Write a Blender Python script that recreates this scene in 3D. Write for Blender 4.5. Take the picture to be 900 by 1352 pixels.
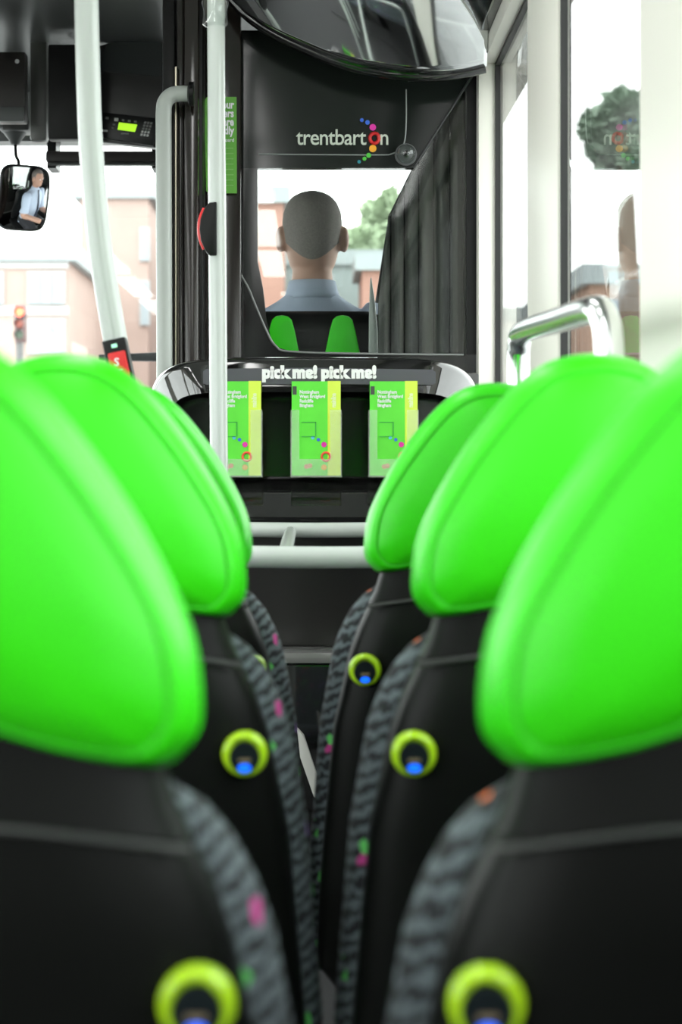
import bpy, bmesh, math, random
from mathutils import Vector, Matrix
random.seed(7)
for o in list(bpy.data.objects): bpy.data.objects.remove(o)
S = bpy.context.scene; COL = S.collection
# ------------------------------------------------------------------ camera
F = 2500.0; VX, VY, CH = 412.0, 605.0, 1.10          # focal length in px, vanishing point, eye height
cam = bpy.data.cameras.new('camera'); co = bpy.data.objects.new('camera', cam); COL.objects.link(co)
co.location = (0, 0, CH); co.rotation_euler = (math.pi/2, 0, 0)
cam.sensor_width = 36; cam.lens = F*36/1352
cam.shift_x = (450-VX)/1352; cam.shift_y = -(676-VY)/1352
cam.clip_start = .02; cam.clip_end = 500
cam.dof.use_dof = True; cam.dof.focus_distance = 4.25; cam.dof.aperture_fstop = 5.6
S.camera = co
# ------------------------------------------------------------------ sky (bright overcast) and exposure
W = bpy.data.worlds.new('overcast_sky'); S.world = W; W.use_nodes = True
wb = W.node_tree.nodes['Background']; wb.inputs[0].default_value = (.97, 1.0, .99, 1); wb.inputs[1].default_value = 4.2
S.view_settings.view_transform = 'Standard'; S.view_settings.look = 'None'
S.view_settings.exposure = 0.4; S.view_settings.gamma = 1; S.view_settings.use_curve_mapping = False

# ------------------------------------------------------------------ helpers
def P(px, py, d): return Vector(((px-VX)/F*d, d, CH+(VY-py)/F*d))
def L(px, d): return px*d/F
MATS = {}
def mat(name, col, rough=.5, metal=0., ior=1.5, emit=0., coat=0., bump=0., bscale=60., var=0., vscale=8., spec=.5):
    if name in MATS: return MATS[name]
    m = bpy.data.materials.new(name); m.use_nodes = True; MATS[name] = m
    nt = m.node_tree; b = nt.nodes['Principled BSDF']
    b.inputs['Base Color'].default_value = (*col, 1); b.inputs['Roughness'].default_value = rough
    b.inputs['Metallic'].default_value = metal; b.inputs['IOR'].default_value = ior
    b.inputs['Specular IOR Level'].default_value = spec; b.inputs['Coat Weight'].default_value = coat; b.inputs['Coat Roughness'].default_value = .03
    if emit:
        b.inputs['Emission Color'].default_value = (*col, 1); b.inputs['Emission Strength'].default_value = emit
    if var or bump:
        tc = nt.nodes.new('ShaderNodeTexCoord')
    if var:
        n = nt.nodes.new('ShaderNodeTexNoise'); n.inputs['Scale'].default_value = vscale; n.inputs['Detail'].default_value = 3
        r = nt.nodes.new('ShaderNodeMixRGB'); r.inputs[1].default_value = (*[c*(1-var) for c in col], 1); r.inputs[2].default_value = (*[min(1, c*(1+var)) for c in col], 1)
        nt.links.new(tc.outputs['Object'], n.inputs['Vector']); nt.links.new(n.outputs[0], r.inputs[0]); nt.links.new(r.outputs[0], b.inputs['Base Color'])
    if bump:
        n2 = nt.nodes.new('ShaderNodeTexNoise'); n2.inputs['Scale'].default_value = bscale
        bp = nt.nodes.new('ShaderNodeBump'); bp.inputs['Strength'].default_value = bump; bp.inputs['Distance'].default_value = .002
        nt.links.new(tc.outputs['Object'], n2.inputs['Vector']); nt.links.new(n2.outputs[0], bp.inputs['Height']); nt.links.new(bp.outputs[0], b.inputs['Normal'])
    return m
def glass(name, tint=(.95, .97, .96), ior=1.5, boost=1.7, rough=0.):
    if name in MATS: return MATS[name]
    m = bpy.data.materials.new(name); m.use_nodes = True; MATS[name] = m
    nt = m.node_tree; nt.nodes.clear(); N = nt.nodes.new
    out = N('ShaderNodeOutputMaterial'); mx = N('ShaderNodeMixShader'); t = N('ShaderNodeBsdfTransparent'); g = N('ShaderNodeBsdfGlossy')
    fr = N('ShaderNodeFresnel'); ge = N('ShaderNodeNewGeometry'); mi = N('ShaderNodeMix'); mi.inputs[2].default_value = ior; mi.inputs[3].default_value = 1/ior
    nt.links.new(ge.outputs['Backfacing'], mi.inputs[0]); nt.links.new(mi.outputs[0], fr.inputs[0])
    mu = N('ShaderNodeMath'); mu.operation = 'MULTIPLY'; mu.inputs[1].default_value = boost; mu.use_clamp = True
    t.inputs[0].default_value = (*tint, 1); g.inputs['Roughness'].default_value = rough
    nt.links.new(fr.outputs[0], mu.inputs[0]); nt.links.new(mu.outputs[0], mx.inputs[0])
    nt.links.new(t.outputs[0], mx.inputs[1]); nt.links.new(g.outputs[0], mx.inputs[2]); nt.links.new(mx.outputs[0], out.inputs[0])
    return m
def fabric_mat():
    # grey moquette with dark wavy ribs and sparse coloured flecks
    m = bpy.data.materials.new('moquette'); m.use_nodes = True; MATS['moquette'] = m
    nt = m.node_tree; N = nt.nodes.new; b = nt.nodes['Principled BSDF']; b.inputs['Roughness'].default_value = .9
    tc = N('ShaderNodeTexCoord')
    w = N('ShaderNodeTexWave'); w.bands_direction = 'Z'; w.inputs['Scale'].default_value = 26; w.inputs['Distortion'].default_value = 5; w.inputs['Detail'].default_value = 3; w.inputs['Detail Scale'].default_value = 3
    mp = N('ShaderNodeMapping'); mp.inputs['Rotation'].default_value = (0, .5, 0)
    cr = N('ShaderNodeValToRGB'); cr.color_ramp.elements[0].position = .25; cr.color_ramp.elements[0].color = (.012, .014, .017, 1); cr.color_ramp.elements[1].position = .7; cr.color_ramp.elements[1].color = (.105, .13, .145, 1)
    v = N('ShaderNodeTexVoronoi'); v.inputs['Scale'].default_value = 85
    sp = N('ShaderNodeSeparateColor'); gt = N('ShaderNodeMath'); gt.operation = 'GREATER_THAN'; gt.inputs[1].default_value = .98
    c2 = N('ShaderNodeValToRGB'); c2.color_ramp.interpolation = 'CONSTANT'
    e = c2.color_ramp.elements; e[0].color = (.30, .12, .55, 1); e[1].position = .3; e[1].color = (.12, .55, .12, 1)
    x = e.new(.6); x.color = (.8, .16, .03, 1); x = e.new(.8); x.color = (.5, .05, .25, 1)
    mx = N('ShaderNodeMixRGB')
    for a, c in ((tc.outputs['Object'], mp.inputs[0]), (mp.outputs[0], w.inputs[0]), (w.outputs[0], cr.inputs[0]), (tc.outputs['Object'], v.inputs['Vector']),
                 (v.outputs['Color'], sp.inputs[0]), (sp.outputs[0], gt.inputs[0]), (sp.outputs[1], c2.inputs[0]), (gt.outputs[0], mx.inputs[0]),
                 (cr.outputs[0], mx.inputs[1]), (c2.outputs[0], mx.inputs[2]), (mx.outputs[0], b.inputs['Base Color'])): nt.links.new(a, c)
    return m
def link(o, parent=None, inv=None):
    COL.objects.link(o)
    if parent is not None:
        o.parent = parent
        if parent.type == 'EMPTY': o.matrix_parent_inverse = Matrix.Translation(-Vector(parent.location))
    return o
def mesh_obj(name, vs, fs, m, parent=None, smooth=True, bevel=0., sharp=None, sub=0):
    me = bpy.data.meshes.new(name); me.from_pydata([tuple(v) for v in vs], [], fs)
    bm = bmesh.new(); bm.from_mesh(me); bmesh.ops.recalc_face_normals(bm, faces=bm.faces)
    if bevel: bmesh.ops.bevel(bm, geom=[e for e in bm.edges if len(e.link_faces) == 2 and e.calc_face_angle() > .6], offset=bevel, segments=2, affect='EDGES', profile=.6)
    if sharp is not None:
        for e in bm.edges:
            if len(e.link_faces) == 2 and e.calc_face_angle() > sharp: e.smooth = False
    bm.to_mesh(me); bm.free()
    if m: me.materials.append(m)
    if smooth:
        for p in me.polygons: p.use_smooth = True
    o = bpy.data.objects.new(name, me); link(o, parent)
    if sub:
        md = o.modifiers.new('sub', 'SUBSURF'); md.levels = sub; md.render_levels = sub
    return o
def box(name, x0, x1, y0, y1, z0, z1, m, parent=None, bevel=0.):
    vs = [(x, y, z) for x in (x0, x1) for y in (y0, y1) for z in (z0, z1)]
    fs = [(0, 1, 3, 2), (4, 6, 7, 5), (0, 4, 5, 1), (2, 3, 7, 6), (0, 2, 6, 4), (1, 5, 7, 3)]
    return mesh_obj(name, vs, fs, m, parent, smooth=bevel > 0, bevel=bevel, sharp=.9 if bevel else None)
def pbox(name, xa, xb, ya, yb, d, dep, m, parent=None, bevel=0.):      # face given in pixels at distance d, going back dep
    a = P(xa, yb, d); b = P(xb, ya, d); return box(name, a.x, b.x, d, d+dep, a.z, b.z, m, parent, bevel)
def prism(name, pts, d, dep, m, parent=None, bevel=0., px=True):       # outline in the picture at distance d, extruded back
    w = [P(x, y, d) if px else Vector((x, d, y)) for x, y in pts]; n = len(w)
    vs = w + [v+Vector((0, dep, 0)) for v in w]
    fs = [tuple(range(n)), tuple(range(2*n-1, n-1, -1))] + [(i, (i+1) % n, n+(i+1) % n, n+i) for i in range(n)]
    return mesh_obj(name, vs, fs, m, parent, smooth=bevel > 0, bevel=bevel, sharp=.7)
def catmull(pts, k=6, closed=False):
    pts = [Vector(p) for p in pts]; n = len(pts); out = []
    for i in range(n if closed else n-1):
        g = (lambda j: pts[j % n]) if closed else (lambda j: pts[min(max(j, 0), n-1)])
        p0, p1, p2, p3 = g(i-1), g(i), g(i+1), g(i+2)
        for s in range(k):
            t = s/k
            out.append(.5*((2*p1)+(p2-p0)*t+(2*p0-5*p1+4*p2-p3)*t*t+(3*p1-p0-3*p2+p3)*t**3))
    if not closed: out.append(pts[-1])
    return out
def tube_geo(pts, r, n=14, closed=False):
    pts = [Vector(p) for p in pts]; N = len(pts); rr = r if isinstance(r, (list, tuple)) else [r]*N
    vs, fs = [], []; up = None
    for i, p in enumerate(pts):
        t = (pts[(i+1) % N]-pts[i-1]) if closed else (pts[min(i+1, N-1)]-pts[max(i-1, 0)])
        t.normalize()
        if up is None:
            up = Vector((0, 0, 1)) if abs(t.z) < .9 else Vector((0, 1, 0))
        a = (up-t*up.dot(t)).normalized(); b = t.cross(a); up = a
        for k in range(n):
            q = 2*math.pi*k/n; vs.append(p+(a*math.cos(q)+b*math.sin(q))*rr[i])
    for i in range(N if closed else N-1):
        j = (i+1) % N
        for k in range(n): fs.append((i*n+k, i*n+(k+1) % n, j*n+(k+1) % n, j*n+k))
    if not closed: fs += [tuple(range(n)), tuple((N-1)*n+k for k in range(n))]
    return vs, fs
def tube(name, pts, r, m, parent=None, n=14, closed=False):
    v, f = tube_geo(pts, r, n, closed); return mesh_obj(name, v, f, m, parent, sharp=1.2)
def lathe(name, prof, c, m, parent=None, axis='Y', n=28):              # profile (radius, offset along axis)
    vs, fs = [], []
    for r, a in prof:
        for k in range(n):
            q = 2*math.pi*k/n
            v = (r*math.cos(q), a, r*math.sin(q)) if axis == 'Y' else ((r*math.cos(q), r*math.sin(q), a) if axis == 'Z' else (a, r*math.cos(q), r*math.sin(q)))
            vs.append(Vector(v)+Vector(c))
    M = len(prof)
    for i in range(M-1):
        for k in range(n): fs.append((i*n+k, i*n+(k+1) % n, (i+1)*n+(k+1) % n, (i+1)*n+k))
    fs += [tuple(range(n)), tuple((M-1)*n+k for k in range(n))]
    return mesh_obj(name, vs, fs, m, parent, sharp=.9)
def text(name, s, loc, size, m, parent=None, bold=0., ext=.0006, rot=(math.pi/2, 0, 0), align='LEFT', sx=1., sp=1.):
    cu = bpy.data.curves.new(name, 'FONT'); cu.body = s; cu.size = size; cu.offset = bold; cu.extrude = ext; cu.align_x = align; cu.resolution_u = 3; cu.space_character = sp
    t = bpy.data.objects.new(name, cu); COL.objects.link(t); bpy.context.view_layer.update()
    me = bpy.data.meshes.new_from_object(t.evaluated_get(bpy.context.evaluated_depsgraph_get()))
    bpy.data.objects.remove(t)
    me.transform(Matrix.Translation(loc) @ Matrix.LocRotScale(None, __import__('mathutils').Euler(rot), None) @ Matrix.Diagonal((sx, 1, 1, 1)))
    me.name = name; me.materials.clear(); me.materials.append(m)
    return link(bpy.data.objects.new(name, me), parent)
def tag(o, label=None, cat=None, group=None, kind=None):
    if label: o['label'] = label
    if cat: o['category'] = cat
    if group: o['group'] = group
    if kind: o['kind'] = kind
    return o
def thing(name, label, cat, loc=(0, 0, 0), group=None, kind=None):
    o = bpy.data.objects.new(name, None); o.empty_display_size = .1; COL.objects.link(o); o.location = loc
    return tag(o, label, cat, group, kind)
def struct(o, label=None): return tag(o, label, None, None, 'structure')
def dup(o, parent=None):
    c = o.copy(); COL.objects.link(c)
    if parent: c.parent = parent
    for ch in [x for x in bpy.data.objects if x.parent == o]: dup(ch, c)
    return c
def rows_loft(name, rows, m, parent, n=40, e=3.2):
    # rows: (z, half width, arch, y back, y front)
    vs, fs = [], []
    for z, w, ar, y0, y1 in rows:
        yc, yh = (y0+y1)/2, (y1-y0)/2
        for k in range(n):
            q = 2*math.pi*k/n; c, s = math.cos(q), math.sin(q)
            x = w*math.copysign(abs(c)**(2/e), c); y = yc+yh*math.copysign(abs(s)**(2/e), s)
            vs.append((x, y, z+ar*(1-(x/max(w, .001))**2)))
    R = len(rows)
    for i in range(R-1):
        for k in range(n): fs.append((i*n+k, i*n+(k+1) % n, (i+1)*n+(k+1) % n, (i+1)*n+k))
    fs += [tuple(range(n)), tuple((R-1)*n+k for k in range(n))]
    return mesh_obj(name, vs, fs, m, parent, sharp=1.1)
def superell(cx, cy, hw, hh, e, n=72):
    o = []
    for k in range(n):
        q = 2*math.pi*k/n; c, s = math.cos(q), math.sin(q)
        o.append((cx+hw*math.copysign(abs(c)**(2/e), c), cy+hh*math.copysign(abs(s)**(2/e), s)))
    return o
def disc(name, c, r, th, m, parent=None, n=24): return lathe(name, [(r, 0), (r, th)], c, m, parent, 'Y', n)

# ------------------------------------------------------------------ materials
GREEN = mat('green_leather', (.034, .66, .004), .36, bump=.12, bscale=350, spec=.4)
SHELL = mat('black_shell_plastic', (.0035, .004, .0035), .38, spec=.13)
COLLAR = mat('charcoal_plastic', (.005, .0055, .005), .4, spec=.09)
GREYLINE = mat('grey_line', (.035, .038, .036), .4)
FAB = fabric_mat()
LIME = mat('lime_ring', (.42, .70, .015), .22, coat=.3)
BLACKG = mat('black_gloss', (.006, .006, .006), .06, ior=1.9)
BLACKM = mat('black_satin', (.006, .006, .006), .4, spec=.25)
BROWNBLK = mat('brown_black_gloss', (.016, .012, .010), .16, ior=1.6)
DGREY = mat('dark_grey_panel', (.045, .047, .047), .4)
MGREY = mat('mid_grey_panel', (.10, .105, .105), .35)
WHITEP = mat('white_powder_coat', (.50, .54, .51), .25, coat=.3)
CREAM = mat('cream_trim', (.90, .88, .80), .4)
CHROME = mat('brushed_chrome', (.80, .82, .82), .18, metal=1)
WHITE = mat('white_print', (.9, .9, .9), .5)
BLUELED = mat('blue_led', (.005, .13, 1.0), .3, emit=1.0)
SOCK = mat('socket_face', (.008, .012, .014), .3, spec=.2)
GOLD = mat('usb_contacts', (.35, .27, .17), .35, metal=.6)
RED = mat('red_plastic', (.75, .02, .02), .3)
GLASS = glass('window_glass', (.96, .98, .97), 1.5, 1.0)
TINT = glass('cab_glass', (.93, .95, .94), 1.5, 1.0)
CLEAR = glass('clear_acrylic', (.97, .98, .96), 1.45, 1.0, .03)

nt = CLEAR.node_tree; df = nt.nodes.new('ShaderNodeBsdfDiffuse'); df.inputs[0].default_value = (.9, .95, .85, 1); m2 = nt.nodes.new('ShaderNodeMixShader'); m2.inputs[0].default_value = .16
oo = [n for n in nt.nodes if n.type == 'OUTPUT_MATERIAL'][0]; src = oo.inputs[0].links[0].from_socket
nt.links.new(src, m2.inputs[1]); nt.links.new(df.outputs[0], m2.inputs[2]); nt.links.new(m2.outputs[0], oo.inputs[0])
# ------------------------------------------------------------------ bus shell (setting)
XR, XL, YB, YF, ZC = .450, -1.95, -4.2, 6.35, 2.32
FLOOR = mat('floor_vinyl', (.05, .05, .052), .5, var=.3, vscale=120)
struct(box('floor', XL-.1, XR+.12, YB-.1, YF, -.06, 0, FLOOR))
CEILW = mat('ceiling_panel_light', (.62, .64, .62), .5)
struct(box('ceiling', XL-.1, XR+.12, YB-.1, 4.4, ZC, ZC+.05, CEILW))
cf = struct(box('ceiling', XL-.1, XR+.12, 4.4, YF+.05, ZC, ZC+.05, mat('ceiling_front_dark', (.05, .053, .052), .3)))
# right wall: lining below the windows, cream pillars, header rail
wr = struct(box('wall_right', XR+.065, XR+.12, YB, YF, 0, 1.0, DGREY))
sill = struct(box('trim_1', XR-.012, XR+.12, YB, YF, .985, 1.03, MGREY, None, .006))
def pillar(n, y0, y1, x0=XR-.012, label=None):
    return struct(box('trim_%d' % n, x0, XR+.012, y0, y1, 1.03, 2.06, CREAM, None, .008))
pillar(2, 3.39, 3.86); pillar(3, 1.75, 2.54); pillar(4, -.2, .1); pillar(5, -2.1, -1.8); pillar(6, 6.0, 6.25); struct(box('trim_20', XR-.03, XR+.012, 4.72, 5.10, 1.03, 2.06, BLACKM, None, .01))
struct(box('trim_7', XR-.035, XR+.10, YB, 6.0, 2.06, 2.105, CREAM, None, .006))
# cove above the windows: dark, sloping inwards
pc = [(XR-.055, 2.105), (XR+.1, 2.105), (XR+.1, ZC), (XR-.24, ZC), (XR-.20, 2.27), (XR-.10, 2.19)]
vs = [(x, y, z) for y in (YB, 6.0) for x, z in pc]; k = len(pc)
struct(mesh_obj('trim_8', vs, [tuple(range(k)), tuple(range(2*k-1, k-1, -1))]+[(i, (i+1) % k, k+(i+1) % k, k+i) for i in range(k)], BLACKG, None, False))
SEAL = mat('black_rubber', (.01, .01, .01), .5)
def side_window(n, x, y0, y1, z0=1.03, z1=2.06):
    w = struct(thing('window_%d' % n, None, None, (x, (y0+y1)/2, z0)))
    box('pane', x, x+.006, y0, y1, z0, z1, GLASS, w)
    t = .009
    box('rubber_seal', x-.006, x+.012, y0, y0+t, z0, z1, SEAL, w); box('rubber_seal', x-.006, x+.012, y1-t, y1, z0, z1, SEAL, w)
    box('rubber_seal', x-.006, x+.012, y0+t, y1-t, z1-t, z1, SEAL, w); box('rubber_seal', x-.006, x+.012, y0+t, y1-t, z0, z0+t, SEAL, w)
side_window(1, XR, 3.86, 4.60); side_window(2, XR, 2.54, 3.39); side_window(3, XR, .1, 1.75); side_window(4, XR, -1.8, -.2); side_window(5, XR, YB, -2.1); side_window(6, XR, 5.10, 6.0)
# cream return post where the cab partition meets the side wall
struct(box('trim_9', .402, XR+.012, 4.60, 4.72, .0, 2.10, CREAM, None, .012))
# left wall, windows and door
struct(box('wall_left', XL-.06, XL, YB, 4.7, 0, .95, DGREY))
struct(box('trim_10', XL-.06, XL+.02, YB, YF, 2.08, ZC, CREAM))
for i, (a, b) in enumerate(((3.0, 3.2), (1.2, 1.35), (-.7, -.55), (-2.5, -2.35), (4.55, 4.75))): struct(box('trim_%d' % (11+i), XL-.06, XL+.02, a, b, .95, 2.08, CREAM))
side_window(7, XL-.04, 3.2, 4.55, .95, 2.08); side_window(8, XL-.04, 1.35, 3.0, .95, 2.08); side_window(9, XL-.04, -.55, 1.2, .95, 2.08); side_window(10, XL-.04, -2.35, -.7, .95, 2.08)
dr = struct(thing('door_1', None, None, (XL-.03, 5.5, 0))); box('door_pane', XL-.04, XL-.034, 4.80, 6.2, .1, 2.05, GLASS, dr)
for a in (4.75, 5.47, 6.2): box('door_frame', XL-.05, XL-.01, a, a+.05, 0, 2.08, BLACKM, dr)
# unseen rear wall, windowless to keep reflections in the cab glass dark
struct(box('wall_back', XL-.06, XR+.1, YB-.06, YB, 0, ZC, DGREY))
# front: panel under windscreen, header above
struct(box('wall_front', XL-.06, XR+.1, YF, YF+.06, 0, .95, DGREY))
struct(box('trim_17', XL-.06, XR+.1, YF-.05, YF+.05, 2.155, ZC, mat('header_grey', (.16, .165, .165), .4)))
w = struct(thing('window_12', None, None, (-.74, YF, .95))); box('pane', XL, XR+.05, YF, YF+.008, .95, 2.16, GLASS, w)
box('rubber_seal', XL, XR+.05, YF-.008, YF+.012, .95, .975, SEAL, w)
struct(box('trim_18', XR-.02, XR+.08, YF-.1, YF+.05, 0, 2.2, BLACKM)); struct(box('trim_19', XL-.06, XL+.04, YF-.1, YF+.05, 0, 2.2, BLACKM))
# fill strips added on the unseen saloon ceiling to lift the interior
FILLM = mat('fill_glow', (1., 1., .98), .5, emit=7)
for i, x in enumerate((-.25, -1.25)):
    for y in (-3.2, -1.4, .4, 2.2):
        t = thing('ceiling_fill_light', 'added white fill light strip on the unseen saloon ceiling, %s the seats' % ('over' if i == 0 else 'beyond the aisle from'), 'light', (x, y+.7, ZC-.03), 'added ceiling fill lights')
        box('fill_strip', x-.07, x+.07, y, y+1.5, ZC-.022, ZC-.012, FILLM, t); box('housing', x-.09, x+.09, y-.02, y+1.52, ZC-.012, ZC, WHITEP, t, .003)

# ------------------------------------------------------------------ bus seats
PADO = [(-.145, -.155), (-.160, -.148), (-.170, -.130), (-.167, -.090), (-.154, -.055), (-.129, -.010), (-.101, .030), (-.072, .062), (-.040, .083), (0, .090)]
def pad_outline():
    left = PADO[:]; right = [(-x, y) for x, y in reversed(PADO[:-1])]
    bottom = [(.10, -.150), (.055, -.139), (0, -.134), (-.055, -.139), (-.10, -.150)]
    return catmull([(x, 0, z) for x, z in left+right+bottom], 4, True)
def make_seat(side):
    CH = 1.0854
    root = thing('bus_seat', '', 'seat', (0, 0, 0), 'green and black bus seats in rows of two')
    o = pad_outline(); n = len(o); c = Vector((0, 0, -.04)); vs, fs = [], []
    def ring(sx, y, inset):
        for p in o:
            d = p-c; l = d.length
            q = c+d*((l-inset)/l if inset is not None else sx)
            vs.append((q.x, y, CH+q.z))
    half = [(0, .0), (.002, -.014), (.006, -.026), (.0105, -.0335), (.0145, -.0365), (.0172, -.0368), (.0185, -.0360), (.0198, -.0365), (.023, -.0390)]
    prof = [(s, y) for s, y in half]
    for s, y in prof: ring(1, y, s)
    for fs_, y in ((.66, -.0445), (.45, -.0490), (.25, -.0520), (.05, -.0530)): ring(fs_, y, None)
    k = len(prof)+4
    for i in range(k-1):
        for j in range(n): fs.append((i*n+j, i*n+(j+1) % n, (i+1)*n+(j+1) % n, (i+1)*n+j))
    fs.append(tuple((k-1)*n+j for j in range(n)))
    base = len(vs); fr = [(.003, .016), (.010, .032), (.022, .041), (.035, .045)]
    for s, y in fr: ring(1, y, s)
    for i in range(len(fr)):
        a0 = 0 if i == 0 else base+(i-1)*n; b0 = base+i*n
        for j in range(n): fs.append((a0+j, a0+(j+1) % n, b0+(j+1) % n, b0+j))
    fs.append(tuple(base+(len(fr)-1)*n+j for j in range(n)))
    pad = mesh_obj('headrest', vs, fs, GREEN, root); tag(pad, 'bright green leather headrest pad')
    # stitched seam
    seam = [c+(p-c)*(((p-c).length-.0186)/(p-c).length) for p in o]
    tube('seam', [(p.x, -.0362, CH+p.z) for p in seam], .0008, mat('green_thread', (.03, .42, .01), .6), pad, 6, True)
    # collar between the pad and the shell
    rows_loft('collar', [(CH-.125, .143, .016, -.030, .035), (CH-.150, .147, .016, -.034, .04), (CH-.178, .156, .016, -.040, .045), (CH-.194, .164, .016, -.044, .048)], COLLAR, root)
    arc = [(x, -.0455+.012*(abs(x)/.165)**6, CH-.196+.016*(1-(x/.165)**2)) for x in [(-.165+.33*i/24) for i in range(25)]]
    tube('collar_seam_highlight', arc, .0022, GREYLINE, root, 8)  # seam line, its highlight put in as a paler grey bead
    rows_loft('back_shell', [(CH-.196, .164, .016, -.042, .05), (CH-.225, .178, .014, -.046, .055), (CH-.257, .189, .01, -.048, .06), (CH-.351, .209, .0, -.05, .06), (CH-.541, .226, 0, -.05, .06), (CH-.66, .230, 0, -.045, .06), (CH-.70, .20, 0, -.02, .05)], SHELL, root)
    rows_loft('back_cushion', [(CH-.172, .150, .012, .01, .07), (CH-.186, .170, .01, .0, .095), (CH-.205, .186, .01, -.008, .105), (CH-.230, .199, .006, -.013, .115), (CH-.257, .209, .0, -.016, .12), (CH-.351, .226, 0, -.018, .125), (CH-.541, .241, 0, -.018, .13), (CH-.64, .242, 0, -.01, .14), (CH-.68, .235, 0, .01, .13)], FAB, root, e=2.6)
    rows_loft('seat_cushion', [(.37, .20, 0, .05, .46), (.385, .225, 0, .03, .49), (.43, .238, 0, .02, .51), (.465, .232, 0, .03, .50), (.478, .20, 0, .06, .46)], FAB, root, e=4)
    box('seat_frame', -.20, .20, .06, .44, .33, .372, SHELL, root, .01)
    for s in (-1, 1):
        box('leg', s*.15-.02, s*.15+.02, .20, .26, .012, .335, SHELL, root, .006); box('foot_plate', s*.15-.035, s*.15+.035, .10, .36, 0, .014, SHELL, root, .004)
    # usb socket: lime ring with dark face, port and blue lamp
    u = -side*.170; z = CH-.275; y0 = -.044; k = .82
    pr = [(k*(.0196+.0056*math.cos(math.pi*i/12)), k*(-.003-.008*math.sin(math.pi*i/12))) for i in range(13)]
    rg = lathe('usb_socket', [(.025*k, .004)]+pr+[(.012*k, .0)], (u, y0, z), LIME, root); tag(rg, 'lime green ringed USB charging socket')
    lathe('socket_face', [(.0172*k, .0), (.0172*k, -.0105*k), (.0160*k, -.0122*k), (.001, -.0126*k)], (u, y0, z-.0036*k), SOCK, rg)
    box('usb_port', u-.0065*k, u+.0065*k, y0-.0136*k, y0-.0118*k, z-.0078*k, z-.0038*k, GOLD, rg, .0004)
    lp = [(a, b*.62) for a, b in superell(0, 0, .0074*k, .0074*k, 2.2, 18)]
    vs = [(u+a, y0-.011*k, z-.0142*k+b) for a, b in lp]+[(u+a*.9, y0-.0145*k, z-.0142*k+b*.9) for a, b in lp]
    mesh_obj('blue_lamp', vs, [tuple(range(18)), tuple(range(35, 17, -1))]+[(i, (i+1) % 18, 18+(i+1) % 18, 18+i) for i in range(18)], BLUELED, rg, sharp=.7)
    return root
SEATS = {1: make_seat(1), -1: make_seat(-1)}
ROWS = [(1.05, .0924, -.061, 'rear row, furthest from the leaflet rack'), (1.76, .092, -.061, 'middle row'), (2.44, .0666, -.0774, 'front row, next to the white handrails')]
struct(box('floor', -.72, XR+.04, 1.62, 3.0, 0, .022, FLOOR))
for side in (1, -1):
    for i, (d, er, el, words) in enumerate(ROWS):
        s = SEATS[side] if i == 0 else dup(SEATS[side])
        s.location = ((er+.17) if side > 0 else (el-.17), d, .022 if i else 0)
        s['label'] = 'bus seat with green headrest, %s, %s' % ('window side' if side > 0 else 'aisle side', words)

# ------------------------------------------------------------------ poles and rails
p = thing('grab_pole', 'straight white vertical grab pole with black bell push, in front of the leaflet rack', 'pole', (P(289, 605, 3.65).x, 3.65, 0))
xa = P(288, 0, 3.65).x
tube('pole', [(xa-.006, 3.65, 2.30), (xa-.003, 3.65, 1.7), (xa+.003, 3.65, .9), (xa+.004, 3.65, 0.0)], .0172, WHITEP, p, 20)
lathe('clear_joint_sleeve', [(.0185, -.045), (.024, -.04), (.022, -.015), (.026, 0), (.023, .02), (.0255, .05), (.019, .055)], (xa-.006, 3.65, P(0, 5, 3.65).z), glass('clear_sleeve', (.93, .95, .94), 1.5, 2.2, .08), p, 'Z')
lathe('ceiling_flange', [(.045, -.012), (.045, 0), (.018, 0)], (xa-.006, 3.65, 2.31), WHITEP, p, 'Z'); lathe('floor_flange', [(.05, 0), (.05, .012), (.018, .014)], (xa+.004, 3.65, 0), WHITEP, p, 'Z')
bp = prism('bell_push', [(286, 266), (276, 267), (269, 276), (264, 290), (263, 303), (265, 318), (271, 331), (277, 337), (286, 337)], 3.625, .05, BLACKM, p, .003)
tube('red_button_edge', catmull([P(x, y, 3.64) for x, y in ((270, 275), (264.5, 289), (263, 303), (265, 317), (270, 329))], 4), .0042, RED, bp, 8)
tag(bp, 'black bell push with a red edge')
p = thing('curved_grab_pole', 'white grab pole bending towards the seats with a red stop button, before the windscreen', 'pole', (P(114, 0, 3.02).x, 3.02, 1.0))
pts = [P(x, y, 3.02) for x, y in ((113, -320), (113, -100), (114, 0), (117.5, 140), (122, 220), (130, 310), (142, 390), (156, 470), (172, 560), (186, 680), (190, 800))]
pts += [Vector((pts[-1].x, 3.02, .4)), Vector((pts[-1].x, 3.02, 0))]
tube('pole', catmull(pts, 5), 0.0195, WHITEP, p, 20)
a = P(150, 448, 2.99); dn = (P(171, 545, 2.99)-a).normalized(); si = Vector((dn.z, 0, -dn.x)); si = si if si.x > 0 else -si
def obox(name, o, s0, s1, t0, t1, y0, y1, m, parent, bev=.002):
    vs = [o+si*s+dn*t+Vector((0, y, 0)) for s in (s0, s1) for y in (y0, y1) for t in (t0, t1)]
    return mesh_obj(name, vs, [(0, 1, 3, 2), (4, 6, 7, 5), (0, 4, 5, 1), (2, 3, 7, 6), (0, 2, 6, 4), (1, 5, 7, 3)], m, parent, True, bev, .7)
b2 = obox('stop_button', a, -.0185, .0185, 0, .115, -.008, .03, BLACKM, p)
obox('red_cover', a, -.0135, .0145, .021, .095, -.0135, -.006, RED, b2, .003)
obox('green_lamp', a, -.005, .004, .008, .014, -.0105, -.007, mat('pale_green_lamp', (.35, .8, .55), .3, emit=.6), b2, .001)
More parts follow.
